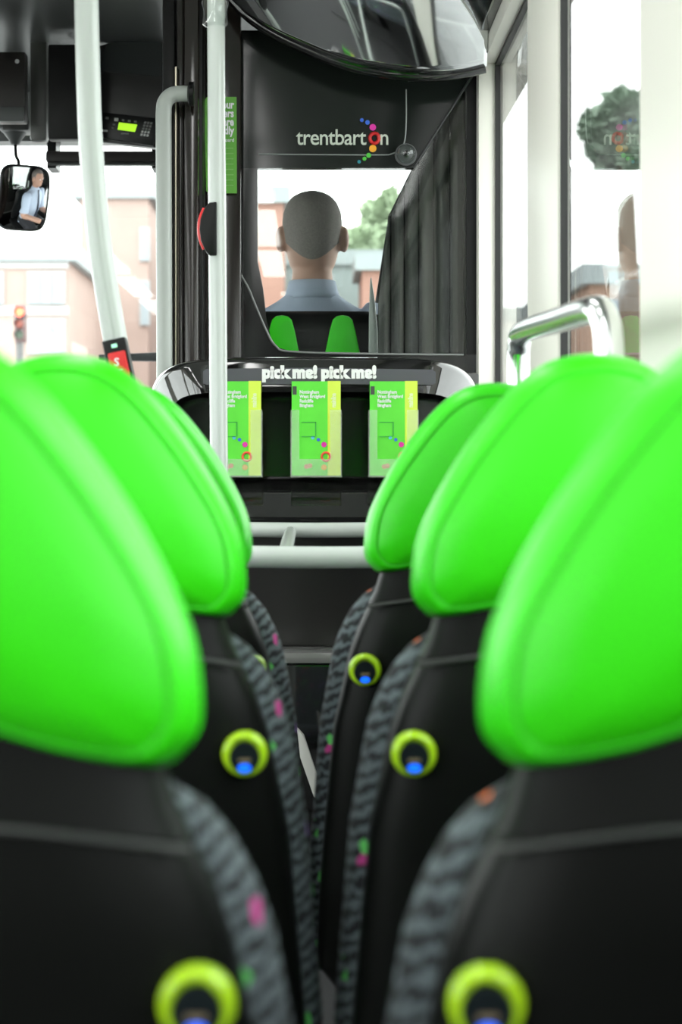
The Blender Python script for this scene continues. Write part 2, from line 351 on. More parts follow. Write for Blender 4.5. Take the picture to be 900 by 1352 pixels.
for i, ch in enumerate('STOP'):
    q = a+dn*(.039+.017*i); text('stop_lettering', ch, (q.x-.006, 2.976, q.z-.004), .017, WHITE, b2, .0004)
p = thing('door_grab_rail', 'white grab rail tinted grey for shade, with a bent top fixed to the dark cab post', 'rail', (P(217, 605, 4.39).x, 4.39, 0))
pts = [P(250, 124, 4.39), P(240, 123.5, 4.39), P(228, 125, 4.39), P(219, 133, 4.39), P(216, 148, 4.39), P(216, 200, 4.39), P(217, 480, 4.39), P(217, 700, 4.39)]
tube('rail', catmull(pts, 6)+[Vector((pts[-1].x, 4.39, 0))], .0185, mat('shaded_white_rail', (.40, .43, .40), .3), p, 18)  # same white as the poles, its shadow put into the colour
lathe('end_flange', [(.019, 0), (.028, .004), (.028, .014)], (pts[0].x-.004, 4.39, pts[0].z), BLACKM, p, 'X')
# low handrails between the seats and the rack
p = thing('low_handrail', 'pair of white horizontal handrails on a low frame behind the leaflet rack', 'rail', (.0, 3.1, 0))
z1, z2 = P(0, 737, 3.1).z, P(0, 700, 3.95).z
def hoop(name, y, z, r, xl, xr): return tube(name, catmull([(xl, y, 0), (xl, y, z*.6), (xl, y, z-.10), (xl+.03, y, z-.02), (xl+.10, y, z), ((xl+xr)/2, y, z), (xr-.10, y, z), (xr-.03, y, z-.02), (xr, y, z-.10), (xr, y, z*.6), (xr, y, 0)], 6), r, WHITEP, p, 18)
hoop('near_rail', 3.12, z1, .0185, -.30, .36); hoop('far_rail', 3.95, z2, .0160, -.36, .38)
xs = P(380, 0, 3.5).x
tube('link_bar', catmull([(xs, 3.12, z1+.004), (xs, 3.3, z1+.008), (xs, 3.8, z2-.002), (xs, 3.95, z2-.004)], 5), .0125, WHITEP, p)
# chrome grab handle by the window
p = thing('window_grab_handle', 'looped chrome grab handle by the side window', 'handle', (.34, 2.5, .9))
pts = [(XR+.055, 2.20, .90), (.40, 2.20, .90), (.350, 2.195, .95), (.343, 2.19, 1.10), (.343, 2.19, 1.225), (.340, 2.205, 1.262), (.335, 2.25, 1.276), (.328, 2.5, 1.283), (.318, 2.84, 1.290), (.316, 2.89, 1.276), (.316, 2.905, 1.24), (.316, 2.905, 1.10), (.325, 2.905, .95), (.38, 2.905, .90), (XR+.055, 2.905, .90)]
tube('handle_bar', catmull(pts, 6), .0175, CHROME, p, 20)
for y in (2.20, 2.905): lathe('mount', [(.03, .0), (.03, .012), (.016, .014)], (XR+.052, y, .90), CHROME, p, 'X')

# ------------------------------------------------------------------ leaflet rack
RACK = thing('leaflet_rack', 'glossy black leaflet rack with pick me lettering behind the driver', 'rack', (.02, 4.2, .55))
N = 96; vs, fs = [], []
outer = superell(415, 582, 227, 112, 5, N); inner = superell(415, 577, 184, 53, 7, N)
def rk(px, py, d):
    u = max(0, (abs(px-415)/227-.70)/.30); dd = d+.13*u*u if d < 4.25 else d
    v = P(px, py, 4.1); v.y = dd; return v
sect = [(0.0, 4.27), (0.0, 4.125), (.05, 4.10), (.12, 4.092), (.80, 4.092), (.90, 4.097), (.96, 4.11), (.99, 4.13), (1.0, 4.16), (1.0, 4.34)]
for s, d in sect:
    for (xi, yi), (xo, yo) in zip(inner, outer):
        lo = max(0, min(1, (yi+(yo-yi)*s-628)/40)); lip = -.075*lo*(1 if .03 < s < .97 else .5) if d < 4.2 else 0
        vs.append(rk(xi+(xo-xi)*s, yi+(yo-yi)*s, d+lip))
for i in range(len(sect)-1):
    for k in range(N): fs.append((i*N+k, i*N+(k+1) % N, (i+1)*N+(k+1) % N, (i+1)*N+k))
mesh_obj('rack_frame', vs, fs, BLACKG, RACK, sharp=.9)
vs = [rk(x, y, 4.262) for x, y in superell(415, 577, 188, 57, 7, N)]; vs += [v+Vector((0, .02, 0)) for v in vs]
mesh_obj('rack_back', vs, [tuple(range(N)), tuple(range(2*N-1, N-1, -1))]+[(i, (i+1) % N, N+(i+1) % N, N+i) for i in range(N)], mat('rack_back_gloss', (.006, .006, .006), .15), RACK, sharp=.7)
band = prism('text_band', [(268, 490), (272, 487), (415, 485.5), (570, 488), (575, 491), (575, 506), (571, 508), (415, 507), (272, 508), (268, 506)], 4.083, .008, mat('band_grey', (.085, .085, .10), .35), RACK)
a = P(346, 498.5, 4.081); text('rack_lettering', 'pick me! pick me!', a, L(21.5, 4.08), WHITE, band, .0024, .001, sx=1.04, sp=.95)
# lower bulkhead panel below the rack
BK = thing('bulkhead_panel', 'dark grey lower bulkhead panel with a ledge below the leaflet rack', 'panel', (.02, 4.36, 0))
box('panel', -.165, .39, 4.43, 4.48, .66, 1.30, mat('bulkhead_grey', (.035, .034, .032), .18, spec=.4), BK, .006)
box('ledge', -.165, .39, 4.30, 4.48, .632, .66, mat('ledge_grey', (.22, .22, .21), .15), BK, .012); box('kick_panel', -.165, .39, 4.34, 4.48, 0, .632, BLACKG, BK, .01)
st = prism('white_brace', [(392, 962), (401, 972), (422, 1035), (424, 1062), (414, 1052), (396, 1000)], 3.9, .03, mat('brace_white', (.62, .61, .58), .4), None, .004)
tag(st, 'small white slanted brace seen between the seats above the floor', 'brace')

# leaflets and their holders
LG = mat('leaflet_green', (.13, .80, .05), .4, var=.12, vscale=14); LL = mat('leaflet_lime', (.72, .92, .09), .4)
DOTC = dict(cyan=(.12, .65, .85), blue=(.04, .16, .75), pink=(.8, .03, .42), red=(.85, .10, .05), orange=(.95, .42, .02), green=(.08, .55, .05), teal=(.02, .28, .35), salmon=(.85, .35, .22))
def dm(c): return mat('dot_'+c, DOTC[c], .45)
def leaflet(x0, x1, words, full=True):
    d = 4.045; w = x1-x0; t = thing('leaflet', 'green and lime route leaflet %s' % words, 'leaflet', (P((x0+x1)/2, 0, d).x, d, P(0, 630, d).z), 'leaflets in the rack')
    pbox('cover', x0, x0+w*.735, 503.5, 628, d, .006, LG, t); pbox('lime_strip', x0+w*.735, x1, 503, 628, d, .006, LL, t)
    y = d-.0012
    for i, s in enumerate(('Nottingham', 'West Bridgford', 'Radcliffe', 'Bingham')):
        text('route_lettering', s, P(x0+w*.16, 519.5+i*5.9, y), L(6.2, y), WHITE, t, .0003, .0003, sx=.86)
    q = P(x0+w*.90, 515+23, y); text('name_lettering', 'mainline', q, L(9, y), mat('pale_print', (.85, .95, .6), .5), t, .0005, .0003, rot=(math.pi/2, -math.pi/2, 0), sx=.62)
    pbox('operator_tab', x0+1, x0+w*.10, 510, 521, y, .0012, mat('tab_grey', (.06, .07, .06), .5), t)
    for fx, py, r, c in ((.43, 578, 2.3, 'cyan'), (.545, 580.5, 2.3, 'blue'), (.66, 587, 3.6, 'pink'), (.66, 617, 3.8, 'orange'), (.30, 616, 3.2, 'salmon'), (.37, 615, 3.2, 'salmon')):
        disc('route_dot', P(x0+w*fx, py, y), L(r, y), .0011, dm(c), t, 16)
    c = P(x0+w*.70, 603, y); ring = [(c.x+L(5.6, y)*math.cos(a), y, c.z+L(5.6, y)*math.sin(a)) for a in [2*math.pi*k/24 for k in range(24)]]
    tube('route_ring', ring, L(1.7, y), dm('red'), t, 6, True)
    for a, b, c2, e in ((.20, .50, 557, 558), (.48, .50, 557, 576), (.20, .48, 576, 577)): pbox('map_line', x0+w*a, x0+w*b, c2, e, y, .0011, mat('map_green', (.03, .42, .06), .5), t)
    return t
def holder(x0, x1):
    d = 4.030; h = CLEAR; e = 1.5
    pbox('holder_front', x0-e, x1+e, 606, 630, d, .002, h, RACK); pbox('holder_side_flange', x0-e, x0+10, 541, 606, d, .002, h, RACK); pbox('holder_side_flange', x1-14, x1+e, 541, 606, d, .002, h, RACK)
    for x in (x0-e, x1+e-1): pbox('holder_side', x, x+1.0, 541, 630, d+.002, .035, h, RACK)
    pbox('holder_base', x0-e, x1+e, 628.6, 630.2, d+.002, .045, h, RACK)
leaflet(282, 344.5, 'behind the straight white pole'); leaflet(385, 449.5, 'in the centre of the rack'); leaflet(488, 551, 'at the window end of the rack')
holder(282, 344.5); holder(385, 449.5); holder(488, 551)

# ------------------------------------------------------------------ driver's cab partition
PT = thing('cab_partition', 'black cab partition with glazed window and bus company lettering behind the driver', 'partition', (.1, 4.65, 0))
yp = 4.64
CABF = mat('cab_frame_black', (.010, .010, .010), .12, ior=1.6)
prism('upper_panel', [(312, 40), (632, 40), (632, 92), (545, 222), (312, 222)], yp, .03, mat('upper_panel_dark', (.012, .015, .013), .10, spec=.4), PT)
prism('frame_corner', [(312, 222), (340, 222), (340, 345), (347, 380), (352, 425), (358, 447), (368, 459), (387, 465), (387, 600), (312, 600)], yp, .03, CABF, PT)
prism('frame_sill', [(387, 465), (600, 468), (628, 468), (628, 600), (387, 600)], yp, .03, CABF, PT)
prism('frame_post', [(616, 92), (629, 80), (629, 468), (616, 468)], yp-.002, .034, BLACKM, PT)
prism('glass_pane', [(338, 220), (540, 220), (630, 90), (618, 467), (338, 467)], yp+.012, .005, TINT, PT)
tube('edge_moulding', catmull([P(x, y, yp-.004) for x, y in ((313, 250), (313, 344), (329, 383), (350, 433), (364, 457), (387, 464.5), (500, 467.5), (612, 468.5))], 6), .0028, mat('moulding_grey', (.20, .21, .20), .25), PT, 8)
tube('panel_edge_line', catmull([P(x, y, yp-.002) for x, y in ((341, 203.5), (400, 204), (500, 204.5), (517, 203), (528, 197), (534, 186), (536, 160), (536, 118))], 5), .0016, mat('edge_line_grey', (.30, .32, .31), .3), PT, 8)
tube('diagonal_edge', [P(626, 96, yp-.003), P(546, 221, yp-.003)], .003, GREYLINE, PT, 8)
SG = mat('sign_pale', (.62, .68, .58), .4)
a = P(391, 191, yp-.003); text('operator_lettering', 'trentbart', a, L(29.5, yp), SG, PT, .0004, .0012, sx=.915, sp=.93)
text('operator_lettering', 'n', P(500.5, 191, yp-.003), L(29.5, yp), SG, PT, .0004, .0012, sx=.9)
c = P(494, 182.5, yp-.004); tube('letter_o_ring', [(c.x+L(6, yp)*math.cos(t), yp-.004, c.z+L(6.6, yp)*math.sin(t)) for t in [2*math.pi*k/24 for k in range(24)]], L(2.4, yp), mat('sign_red', (.62, .02, .02), .4), PT, 8, True)
for x, y, r, q in ((477.5, 158.5, 2.5, 'blue'), (485, 161.5, 3, 'blue'), (492, 168, 4.3, 'pink'), (492, 196, 4.8, 'orange'), (486.5, 205, 3.2, 'green'), (481, 209.5, 2.6, 'green'), (474, 213.5, 2.3, 'teal')):
    disc('sign_dot', P(x, y, yp-.004), L(r, yp), .003, dm(q), PT, 18)
# vertical slats of the cab blind, behind the glass
BL = thing('slat_blind', 'dark grey vertical slat blind behind the cab glass', 'blind', (.2, 4.74, .9))
SLM = mat('slat_grey', (.050, .053, .048), .7)
prism('gap_darkening_sheet', [(499, 475), (499, 398), (516, 285), (534, 246), (553, 212), (627, 100), (627, 475)], 4.775, .004, BLACKM, BL)  # black sheet added so the gaps between slats read dark
bx = [499, 516, 534, 553, 573, 594, 613, 627]; tops = [(398, 285), (283, 246), (244, 212), (210, 180), (178, 150), (148, 122), (120, 100)]
for i in range(7):
    a, b = bx[i]+.6, bx[i+1]-1.2; vs = []; d = 4.74
    for s in range(7):
        f = s/6; x = a+(b-a)*f; yo = -.018*math.sin(math.pi*f)+.006*f
        tp = tops[i][0]+(tops[i][1]-tops[i][0])*(f if i else min(1, f*1.2))
        for yy, off in ((tp, 0), (tp, .004), (475, .004), (475, 0)):
            v = P(x, yy, d); v.y += yo+off; vs.append(v)
    fs = [(0, 1, 2, 3), (24, 27, 26, 25)]
    for s in range(6):
        for k in range(4): fs.append((s*4+k, s*4+(k+1) % 4, s*4+4+(k+1) % 4, s*4+4+k))
    mesh_obj('slat', vs, fs, SLM, BL, sharp=.8)
tube('head_rail', [P(498, 400, 4.755), P(516, 285, 4.755), P(546, 224, 4.755), P(627, 96, 4.755)], .006, BLACKM, BL, 8); pbox('foot_rail', 498, 627, 474, 480, 4.735, .03, BLACKM, BL)
# glossy curved header above the partition, with its bright reflections
HD = thing('curved_header', 'glossy curved black header panel above the cab partition', 'panel', (.1, 4.4, 2.1))
low = catmull([Vector((x, y, 0)) for x, y in ((300, -8), (330, 22), (365, 45), (410, 66), (455, 84), (500, 94), (550, 100), (600, 97), (640, 88))], 5)
vs, fs = [], []; nx = len(low); R = 14
for j in range(R+1):
    t = j/R
    for q in low:
        b = P(q.x, q.y, 4.52)
        z = b.z+.02+(2.30-b.z)*(1-math.cos(t*math.pi/2))*.9+.16*t*0; y = 4.50-.10*math.sin(t*math.pi/2)-.05*math.sin(math.pi*(q.x-300)/340)*t
        vs.append((b.x, y, b.z+(2.315-b.z)*t))
for j in range(R):
    for i in range(nx-1): fs.append((j*nx+i, j*nx+i+1, (j+1)*nx+i+1, (j+1)*nx+i))
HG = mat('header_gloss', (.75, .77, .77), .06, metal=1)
h = mesh_obj('header_skin', vs, fs, HG, HD); sm = h.modifiers.new('thick', 'SOLIDIFY'); sm.thickness = .012; sm.offset = -1
tube('header_lip', [P(q.x, q.y+2, 4.50) for q in low], .012, BLACKG, HD, 10)
dc = thing('dome_camera', 'small clear dome camera on the upper partition panel', 'camera', P(536, 204, 4.6))
c = P(536, 203, 4.62)
lathe('dome', [(.023, .016), (.0235, 0), (.021, -.010), (.014, -.018), (.004, -.022)], c, glass('dome_clear', (.75, .78, .77), 1.5, 2.), dc); lathe('camera_base', [(.027, .02), (.027, .010), (.018, .010)], c, MGREY, dc); lathe('lens', [(.008, .006), (.008, -.006), (.003, -.007)], c, BLACKG, dc, n=16)
# dark post left of the partition and the green notice
CP = thing('cab_post', 'dark brown-black ribbed cab door post beside the straight pole', 'post', (P(265, 0, 4.5).x, 4.5, 0))
for a, b, d, m in ((214, 231, 4.47, BLACKM), (233, 243, 4.46, BROWNBLK), (243, 262, 4.43, BROWNBLK), (262, 268, 4.47, BLACKM)):
    u, v = P(a, 0, d).x, P(b, 0, d).x; box('post_rib', u, v, d, 4.60, 0, ZC, m, CP, .008)
u, v = P(231, 0, 4.45).x, P(233, 0, 4.45).x; box('metal_strip', u, v, 4.45, 4.47, .2, ZC-.3, mat('strip_metal', (.45, .42, .33), .3, metal=1), CP)
u, v = P(270, 0, 4.56).x, P(318, 0, 4.56).x; box('back_panel', u, v, 4.56, 4.61, 0, ZC, BROWNBLK, CP, .004)
NT = thing('green_notice', 'tall green notice with white lettering behind the straight white pole', 'notice', P(292, 255, 4.54))
prism('notice_sheet', [(273, 128), (312, 128), (312.5, 255), (276, 255), (272, 252), (269.5, 133)], 4.545, .006, mat('notice_green', (.11, .40, .03), .4), NT)
for i, s in enumerate(('our', 'drivers', 'are', 'friendly')):
    text('notice_lettering', s, P(308.5, 143+i*11.3, 4.542), L(14.5, 4.54), WHITE, NT, .0009, .0008, align='RIGHT', sx=.74)
for i in range(1): text('notice_small_print', 'on board', P(309, 187, 4.542), L(6.5, 4.54), WHITE, NT, .0001, .0006, align='RIGHT')
for i in range(8): pbox('small_print_line', 282, 308, 195+i*7, 196.2+i*7, 4.5435, .002, mat('notice_print', (.20, .48, .10), .5), NT)

# ------------------------------------------------------------------ overhead console, blind, mirror
OC = thing('overhead_console', 'dark overhead console with green display and keypad above the windscreen', 'console', P(100, 190, 5.6))
pbox('left_box', -60, 33, 68, 160, 5.42, .06, mat('console_brownblack', (.018, .014, .013), .35), OC, .006); pbox('left_box_lip', -60, 31, 141, 160, 5.41, .02, MGREY, OC, .003)
disc('screw', P(22.5, 81, 5.415), L(3, 5.4), .006, CHROME, OC, 12)
pbox('grey_column', 39, 62, 15, 186, 5.55, .05, mat('column_grey', (.10, .10, .095), .3), OC, .012)
pbox('middle_box', 63, 130, 58, 184, 5.46, .05, BLACKM, OC, .008)
prism('sloping_panel', [(126, 62), (215, 35), (215, 196), (126, 187)], 5.55, .04, mat('console_panel', (.035, .034, .033), .3), OC, .004)
prism('gloss_insert', [(142, 58), (213, 38), (213, 101), (134, 94), (131, 84)], 5.545, .008, mat('console_gloss', (.05, .055, .055), .08), OC)
for a, b in ((40, 12), (52, 33)): tube('trim_line', [P(90, a+12, 5.54), P(215, b, 5.54)], .006, MGREY, OC, 8)
KP = prism('control_panel', [(135, 148), (206, 156), (202, 193), (130, 181)], 5.54, .012, mat('panel_black', (.008, .008, .009), .3), OC, .002)
prism('display', [(157, 161.5), (181, 164.5), (178, 174), (155, 171)], 5.537, .005, mat('lcd_green', (.38, .75, .02), .3, emit=.8), KP)
KEY = mat('key_grey', (.25, .25, .24), .5); KW = mat('key_pale', (.75, .75, .73), .5)
def para(u, v): return (190+u*12-v*6, 159.5+u*1.5+v*20)
for r in range(5):
    for c in range(3):
        pts = [para(c/3+.06, r/5+.03), para((c+1)/3-.05, r/5+.03), para((c+1)/3-.05, (r+1)/5-.04), para(c/3+.06, (r+1)/5-.04)]
        prism('key', pts, 5.536, .006, KW if r > 2 else KEY, KP)
for x, y, w, h in ((151, 155.5, 5, 4), (139.5, 154, 4, 3), (161, 157, 3, 2.5), (169, 158, 3.5, 2.5), (177, 159, 3.5, 2.5), (149, 163, 3, 2), (147.5, 167.5, 3, 2), (134, 171, 8, 2.5), (160, 175, 10, 2)): prism('panel_button', [(x, y), (x+w, y+.5), (x+w-.4, y+h+.5), (x-.4, y+h)], 5.536, .006, KW if w in (5, 8) else KEY, KP)
RB = thing('roller_blind', 'dark rolled sun blind across the top of the windscreen', 'blind', P(130, 218, 6.2))
pbox('blind_cassette', 60, 330, 199, 213, 6.18, .05, mat('blind_brown', (.022, .017, .016), .5), RB, .006); pbox('blind_bar', 64, 330, 214, 218, 6.185, .03, GREYLINE, RB, .003)
for x in (62, 200, 320): u = P(x, 0, 6.2).x; box('bracket', u, u+.03, 6.20, 6.31, 2.05, 2.17, BLACKM, RB)
WA = tag(prism('wiper_arm', [(130, 468), (208, 465), (300, 464.5), (300, 477), (208, 477), (130, 476)], 6.358, .03, mat('wiper_grey', (.06, .062, .065), .5), None, .004), 'grey wiper arm lying across the outside of the windscreen', 'wiper')
# convex interior mirror: it really reflects the driver
MC = P(32.5, 263, 5.75); tgt = Vector((.02, 4.93, 1.26))
camv = (Vector((0, 0, CH))-MC).normalized(); nrm = (camv+(tgt-MC).normalized()).normalized()
MR = thing('interior_mirror', 'rounded rectangular convex mirror hanging on a thin stem over the windscreen', 'mirror', MC)
zx = Vector((0, 0, 1)).cross(nrm).normalized(); zx = -zx if zx.x < 0 else zx; zz = nrm.cross(zx); zz = -zz if zz.z < 0 else zz
cosf = abs(zx.dot(Vector((1, 0, 0)))); HWm = L(30, 5.75)/max(.3, cosf); HHm = L(43.5, 5.75); RAD = .56
def msurf(f, hw, hh, depth, RADc, name, m, flat=False):
    vs = [MC.copy()+nrm*depth]; fs = []; n = 48; K = 10
    for j in range(1, K+1):
        for x, z in superell(0, 0, hw*j/K, hh*j/K, 5 if j > 3 else 2.5, n):
            sag = 0 if flat else -(x*x+z*z)/(2*RADc)
            vs.append(MC+zx*x+zz*z+nrm*(depth+sag))
    for k in range(n): fs.append((0, 1+k, 1+(k+1) % n))
    for j in range(K-1):
        for k in range(n): fs.append((1+j*n+k, 1+j*n+(k+1) % n, 1+(j+1)*n+(k+1) % n, 1+(j+1)*n+k))
    return vs, fs, n, K
v, f, n, K = msurf(0, HWm*.955, HHm*.965, 0, RAD, 'm', None)
mo = mesh_obj('mirror_glass', v, f, mat('mirror_silver', (.86, .88, .88), .0, metal=1), MR)
loopo = superell(0, 0, HWm, HHm, 5, 48); loopi = superell(0, 0, HWm*.955, HHm*.965, 5, 48)
def edge(lp, off): return [MC+zx*x+zz*z+nrm*(off-(x*x+z*z)/(2*RAD)) for x, z in lp]
vs = edge(loopi, -.001)+edge(loopi, .004)+edge(loopo, .003)+edge(loopo, -.02)+edge([(x*.6, z*.6) for x, z in loopo], -.05); n = 48; fs = []
for j in range(4):
    for k in range(n): fs.append((j*n+k, j*n+(k+1) % n, (j+1)*n+(k+1) % n, (j+1)*n+k))
fs.append(tuple(4*n+k for k in range(n))); mesh_obj('mirror_housing', vs, fs, BLACKM, MR)
back = MC-nrm*.03
tube('stem', catmull([back+Vector((-.005, 0, .06)), back+Vector((-.01, 0, HHm+.01)), P(21, 205, 5.80), P(20, 178, 5.80)], 5), .0055, BLACKM, MR, 10)
lathe('stem_socket', [(.012, -.035), (.02, -.02), (.035, 0), (.05, .012)], P(20, 176, 5.80), mat('socket_grey', (.07, .075, .075), .4), MR, 'Z')
a = P(8, 0, 5.78).x; box('mount_bracket', a, a+.05, 5.77, 5.83, P(0, 160, 5.75).z, ZC, DGREY, MR)
pbox('mount_block', 3, 38, 158, 172, 5.75, .1, DGREY, MR, .006)

# ------------------------------------------------------------------ cab: floor, dash, wheel, driver's seat
box_cab = struct(box('floor', -.34, XR+.04, 4.72, 6.2, 0, .46, DGREY, None, .01))
DB = thing('dashboard', 'dark moulded dashboard in front of the driver', 'dashboard', (.05, 6.0, .46))
box('dash_body', -.34, XR-.01, 5.96, 6.25, .46, 1.16, BLACKM, DB, .03); box('instrument_cowl', -.17, .21, 5.80, 6.0, 1.10, 1.24, BLACKM, DB, .03); box('instrument_face', -.14, .18, 5.790, 5.802, 1.12, 1.21, BLACKG, DB)
SW = thing('steering_wheel', 'black steering wheel held by the driver', 'wheel', (0, 5.60, 1.2))
wc = Vector((0, 5.60, 1.17)); wn = Vector((0, -.62, .78)).normalized(); wa = Vector((1, 0, 0)); wb2 = wn.cross(wa)
tube('rim', [wc+wa*.21*math.cos(t)+wb2*.21*math.sin(t) for t in [2*math.pi*k/40 for k in range(40)]], .014, BLACKM, SW, 10, True)
for t in (0, math.pi, -math.pi/2): tube('spoke', [wc+wn*-.01, wc+(wa*math.cos(t)+wb2*math.sin(t))*.205], .011, BLACKM, SW, 8)
tube('hub', [wc-wn*.03, wc+wn*.015], .05, BLACKM, SW, 20); tube('column', [wc-wn*.02, wc-wn*.26], .028, BLACKM, SW, 12)
DS = thing('driver_seat', "black driver's seat with two green panels on its back", 'seat', (0, 5.0, .46))
yb = 4.90
rows_loft('seat_back', [(.92, .20, 0, yb, yb+.10), (1.0, .22, 0, yb-.01, yb+.10), (1.30, .225, 0, yb-.012, yb+.095), (1.42, .215, 0, yb-.008, yb+.09), (1.468, .19, .0, yb+.0, yb+.08), (1.482, .15, .0, yb+.02, yb+.06)], BLACKM, DS)
for s in (-1, 1):
    cx = 412+s*40
    sh = [(cx-24, 500), (cx-23, 466), (cx-17, 436), (cx-13, 422), (cx-8, 417.5), (cx, 416), (cx+8, 417.5), (cx+13, 422), (cx+17, 436), (cx+23, 466), (cx+24, 500)]
    prism('green_panel', sh, yb-.020, .012, GREEN, DS, .004)
box('seat_base', -.22, .22, 4.93, 5.40, .82, .908, BLACKM, DS, .03); box('pedestal', -.14, .14, 4.98, 5.3, .46, .84, BLACKM, DS, .02)
WP = thing('cab_white_fin', 'slim white tapering fin beside the driver inside the cab', 'post', (P(492, 466, 4.8).x, 4.81, .46))  # narrow white shape tapering upwards, on a dark foot
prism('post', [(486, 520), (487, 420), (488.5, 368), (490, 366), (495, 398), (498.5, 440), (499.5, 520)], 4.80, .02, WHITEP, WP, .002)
u = P(493, 0, 4.8).x; box('fin_foot', u-.02, u+.02, 4.79, 4.83, .46, 1.28, BLACKM, WP)

# ------------------------------------------------------------------ the driver
SKIN = mat('skin', (.52, .30, .22), .55, var=.06, vscale=30); SHIRT = mat('shirt_blue_grey', (.46, .53, .66), .8, bump=.4, bscale=90); HAIR = mat('cropped_grey_hair', (.21, .185, .17), .85, var=.5, vscale=260); TROU = mat('dark_trousers', (.02, .02, .025), .85)
def loft_geo(rows, n=28):   # rows: (cx, cy, cz, rx, ry)
    vs, fs = [], []
    for cx, cy, cz, rx, ry in rows:
        for k in range(n):
            q = 2*math.pi*k/n; vs.append(Vector((cx+rx*math.cos(q), cy+ry*math.sin(q), cz)))
    R = len(rows)
    for i in range(R-1):
        for k in range(n): fs.append((i*n+k, i*n+(k+1) % n, (i+1)*n+(k+1) % n, (i+1)*n+k))
    fs += [tuple(range(n)), tuple((R-1)*n+k for k in range(n))]
    return vs, fs
def merge(geos):
    V, Fc = [], []
    for v, f in geos:
        b = len(V); V += list(v); Fc += [tuple(i+b for i in q) for q in f]
    return V, Fc
def ball(c, r, n=12):
    rows = []
    for i in range(n+1):
        q = math.pi*i/n; s = max(.02, math.sin(q)); rows.append((c[0], c[1], c[2]-r[2]*math.cos(q), r[0]*s, r[1]*s))
    return loft_geo(rows, 16)
def remesh(o, vox, sm=4):
    r = o.modifiers.new('remesh', 'REMESH'); r.mode = 'VOXEL'; r.voxel_size = vox; r.use_smooth_shade = True
    s = o.modifiers.new('smooth', 'SMOOTH'); s.factor = .5; s.iterations = sm
DY = 5.12
DR = thing('person', 'bus driver in a blue-grey shirt and dark tie seated at the wheel', 'person', (0, DY, .93))
headrows = [(0, DY+.035, 1.592, .030, .030), (0, DY+.030, 1.602, .048, .062), (0, DY+.020, 1.620, .060, .080), (0, DY+.012, 1.645, .068, .092), (0, DY+.005, 1.675, .073, .098), (0, DY, 1.705, .0765, .102), (0, DY-.002, 1.735, .0785, .103), (0, DY-.004, 1.762, .0755, .099), (0, DY-.005, 1.786, .066, .087), (0, DY-.006, 1.804, .050, .066), (0, DY-.006, 1.815, .028, .038), (0, DY-.006, 1.818, .008, .01)]
torso = [(0, DY+.03, .95, .16, .10), (0, DY+.03, 1.02, .165, .115), (0, DY+.035, 1.15, .155, .115), (0, DY+.035, 1.28, .165, .115), (0, DY+.03, 1.38, .180, .108), (0, DY+.02, 1.45, .178, .090), (0, DY+.015, 1.495, .135, .072), (0, DY+.01, 1.525, .082, .060), (0, DY+.005, 1.555, .058, .056), (0, DY+.005, 1.60, .054, .054), (0, DY+.005, 1.65, .054, .058)]
def arm(s):
    sh, el, wr = Vector((s*.185, DY+.03, 1.445)), Vector((s*.235, DY+.12, 1.20)), Vector((s*.155, DY+.385, 1.255))
    pts = [sh, sh.lerp(el, .5), el, el.lerp(wr, .35), wr]; return sh, el, wr, tube_geo(catmull(pts, 4), [.052-.0012*i for i in range(17)], 14)
geos = [loft_geo(headrows), loft_geo(torso)]
for s in (-1, 1):
    sh, el, wr, g = arm(s); geos.append(g)
    geos.append(ball((s*.086, DY-.012, 1.690), (.014, .022, .036)))              # ear
    geos.append(ball((s*.033, DY+.094, 1.722), (.016, .012, .006)))              # brow
    gp = wc+wa*s*.155+wb2*.142                                                     # grip point on the rim
    palm = wr.lerp(gp, .55); geos.append(ball(palm, (.036, .045, .024)))
    for j in range(4):                                                            # fingers curl over the rim
        off = wa*(s*(.030-.020*j))-wb2*(.010*j*0)
        b = palm+(gp-wr).normalized()*.03+off; k1 = gp+off+wn*.024; k2 = gp+off+wb2*.024+wn*.006; k3 = gp+off+wb2*.018-wn*.018
        geos.append(tube_geo(catmull([b, k1, k2, k3], 3), [.0092-.0002*q+(.0008 if j == 1 else 0) for q in range(10)], 8))
    th = palm+wa*(-s*.034); geos.append(tube_geo(catmull([th, th+(gp-th)*.4+wa*(-s*.012), gp+wa*(-s*.040)-wb2*.010+wn*.018], 3), [.012, .0115, .011, .0105, .010, .0095, .009], 8))
    hip, kn, an = Vector((s*.10, DY+.08, 1.0)), Vector((s*.14, DY+.50, .99)), Vector((s*.13, DY+.56, .57))
    geos.append(tube_geo(catmull([hip, hip.lerp(kn, .5), kn, kn.lerp(an, .5), an], 4), [.085-.0028*q for q in range(17)], 14))
geos.append(([Vector(v) for v in ((-.017, DY+.098, 1.668), (.017, DY+.098, 1.668), (0, DY+.090, 1.724), (0, DY+.128, 1.674), (0, DY+.09, 1.66))], [(0, 3, 2), (1, 2, 3), (0, 4, 3), (1, 3, 4), (0, 2, 4), (1, 4, 2)]))
geos.append(ball((0, DY+.088, 1.640), (.026, .014, .006))); geos.append(ball((0, DY+.086, 1.630), (.022, .013, .006)))
v, f = merge(geos); body = mesh_obj('body', v, f, SKIN, DR); remesh(body, .0055, 3)
for s in (-1, 1):
    e = mesh_obj('eye', *ball((s*.031, DY+.093, 1.705), (.011, .008, .008)), WHITE, DR); mesh_obj('iris', *ball((s*.031, DY+.0985, 1.705), (.005, .004, .005)), mat('iris_dark', (.05, .03, .02), .3), e)
